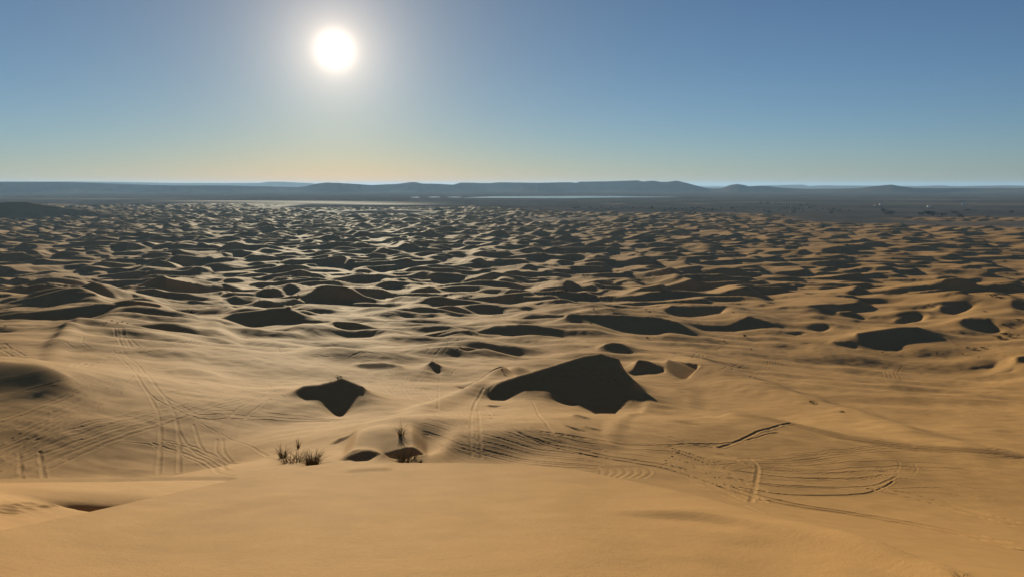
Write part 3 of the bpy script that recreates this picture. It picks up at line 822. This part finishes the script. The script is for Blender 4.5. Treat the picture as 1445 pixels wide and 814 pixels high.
# trees along the far margin of the dunes
TC = [leaf_ball('crown', 50 + k, 420, M_leaf, .05, 9, .8) for k in range(4)]
TT = stem_mesh('trunk', 60, 3, .55, .03, .16)
trand = random.Random(9)
def tree(px, py, wpx, hpx, label, group=None):
    x, y, z, d = land(px, py, 1200); k = d / F
    e = bpy.data.objects.new('tamarisk_tree', None); col.objects.link(e); e.location = (x, y, z)
    e.rotation_euler = (0, 0, trand.uniform(0, 6.28)); e.scale = (wpx * k * 1.1, wpx * k * 1.1, hpx * k * 1.15)
    tag(e, label, 'tree', group)
    for nm, me in (('crown', trand.choice(TC)), ('trunk', TT)):
        c = bpy.data.objects.new(nm, me); col.objects.link(c); c.parent = e
tree(1249, 300, 9, 6, 'dark round tree at the dune edge, leftmost of the larger trees')
tree(1258, 304, 14, 6, 'broad dark tree at the dune edge just right of the leftmost one')
tree(1298, 304, 10, 5, 'squat dark tree at the dune edge left of the widest tree')
tree(1316, 305, 22, 8, 'widest darkest tree clump at the edge of the dunes')
tree(1329, 305, 10, 5, 'low dark tree touching the right side of the widest clump')
tree(1349, 302, 9, 4, 'dark tree at the dune edge, upper of two near the right')
tree(1353, 308, 10, 5, 'dark tree on the sand, lower of two near the right')
tree(1366, 298, 9, 3, 'low tree out on the plain right of the tree line')
tree(1426, 301, 6, 4, 'lone dark tree near the right edge of the view')
tree(1174, 302, 8, 4, 'lone dark tree at the dune edge below the village')
for k in range(80):
    x = trand.triangular(720, 1240, 1000); y = 293 + 4 * trand.random() + 3 * max(0, (x - 950) / 300)
    tree(x, y, trand.uniform(2.2, 4.5), trand.uniform(1.6, 2.8), 'tiny dark tree in the thin belt where dunes give way to plain', 'trees in the belt beyond the dunes')

# ------------------------------------------------------------------ village and lone houses on the plain
def simple(name, c, rough=.9):
    ma, t, b = new_mat(name)
    n = t.nodes.new('ShaderNodeTexNoise'); n.inputs['Scale'].default_value = 1.2; n.inputs['Detail'].default_value = 5
    g = t.nodes.new('ShaderNodeTexCoord'); t.links.new(g.outputs['Object'], n.inputs['Vector'])
    r = t.nodes.new('ShaderNodeValToRGB'); r.color_ramp.elements[0].color = tuple(v * .85 for v in c) + (1,); r.color_ramp.elements[1].color = tuple(min(1, v * 1.1) for v in c) + (1,)
    t.links.new(n.outputs['Fac'], r.inputs['Fac']); t.links.new(r.outputs[0], b.inputs['Base Color']); b.inputs['Roughness'].default_value = rough
    return ma
M_mud, M_white, M_dark, M_steel = simple('mud_plaster', (.42, .29, .2)), simple('whitewash', (.8, .78, .74)), simple('dark_opening', (.04, .035, .03)), simple('galvanised_steel', (.6, .6, .6), .4)
def boxes(name, L, mat):
    bm = bmesh.new()
    for x0, x1, y0, y1, z0_, z1 in L:
        v = [bm.verts.new(p) for p in ((x0,y0,z0_),(x1,y0,z0_),(x1,y1,z0_),(x0,y1,z0_),(x0,y0,z1),(x1,y0,z1),(x1,y1,z1),(x0,y1,z1))]
        for f in ((3,2,1,0),(4,5,6,7),(0,1,5,4),(1,2,6,5),(2,3,7,6),(3,0,4,7)): bm.faces.new([v[i] for i in f])
    me = bpy.data.meshes.new(name); bm.to_mesh(me); bm.free(); me.materials.append(mat)
    return me
def house_parts(mat):
    return [('wall', boxes('wall', [(-6,6,-4,4,-.5,3.6)], mat)),
            ('parapet', boxes('parapet', [(-6.2,6.2,-4.2,-3.7,3.6,4.4),(-6.2,6.2,3.7,4.2,3.6,4.4),(-6.2,-5.7,-3.7,3.7,3.6,4.4),(5.7,6.2,-3.7,3.7,3.6,4.4)], mat)),
            ('door', boxes('door', [(-.6,.6,-4.1,-4.003,0,2.2)], M_dark)),
            ('window', boxes('window', [(-4.2,-2.8,-4.1,-4.003,1.1,2.3)], M_dark)),
            ('window', boxes('window', [(2.8,4.2,-4.1,-4.003,1.1,2.3)], M_dark))]
HP = {'mud': house_parts(M_mud), 'white': house_parts(M_white)}
def house(px, py, kind, sc_, label, group=None, rot=0):
    x, y, z, d = land(px, py, 2000)
    e = bpy.data.objects.new('house', None); col.objects.link(e); e.location = (x, y, z); e.scale = (sc_, sc_, sc_ * 1.1)
    e.rotation_euler = (0, 0, rot); tag(e, label, 'house', group)
    for nm, me in HP[kind]:
        c = bpy.data.objects.new(nm, me); col.objects.link(c); c.parent = e
hr = random.Random(4)
for x, y in [(1061,288),(1074,287),(1080,285),(1083,287.5),(1088,285),(1093,287.5),(1110,288),(1122,295),(1130,291),(1137,290),(1141,293),(1147,292),(1085,300),(1118,300),(1176,296)]:
    house(x, y, 'mud', hr.uniform(.8, 1.5), 'small flat roofed earth house of the village on the dark plain', 'houses of the village', hr.uniform(-.5, .5))
house(1243, 289.5, 'white', 1.2, 'bright white house on the plain, nearest the right of the village')
house(1235, 290.5, 'white', .8, 'smaller white house just left of the bright one beside the village')
house(1311, 292.5, 'white', 1.3, 'lone white house on bare plain above the widest tree')
house(1360, 289.5, 'white', 1.7, 'long pale house far right on the plain, biggest of the white ones', rot=.2)
x, y, z, d = land(1115.5, 298, 2000)
e = bpy.data.objects.new('radio_mast', None); col.objects.link(e); e.location = (x, y, z); tag(e, 'thin pale radio mast rising over the village', 'mast')
for nm, L in (('pole', [(-.45,.45,-.45,.45,-.5,26)]), ('antenna', [(-1.4,1.4,-.2,.2,22,23)]), ('base', [(-1.5,1.5,-1.5,1.5,-.5,.6)])):
    c = bpy.data.objects.new(nm, boxes(nm, L, M_steel)); col.objects.link(c); c.parent = e

# ------------------------------------------------------------------ the air
hm = bpy.data.materials.new('desert_air'); hm.use_nodes = True
ht = hm.node_tree
for n_ in list(ht.nodes):
    if n_.type == 'BSDF_PRINCIPLED': ht.nodes.remove(n_)
pv = ht.nodes.new('ShaderNodeVolumePrincipled')
pv.inputs['Color'].default_value = (.37, .58, .88, 1)
pv.inputs['Density'].default_value = 2.8e-5
pv.inputs['Anisotropy'].default_value = .25
ht.links.new(pv.outputs[0], ht.nodes['Material Output'].inputs['Volume'])
a, lo, hi = 76000.0, -2.0, 240.0
HV = [(x, y, z) for z in (lo, hi) for x, y in ((-a, -a), (a, -a), (a, a), (-a, a))]
haze = np_mesh('haze', np.array(HV), np.array([(3,2,1,0),(4,5,6,7),(0,1,5,4),(1,2,6,5),(2,3,7,6),(3,0,4,7)]), hm, False)
tag(haze, kind='stuff')
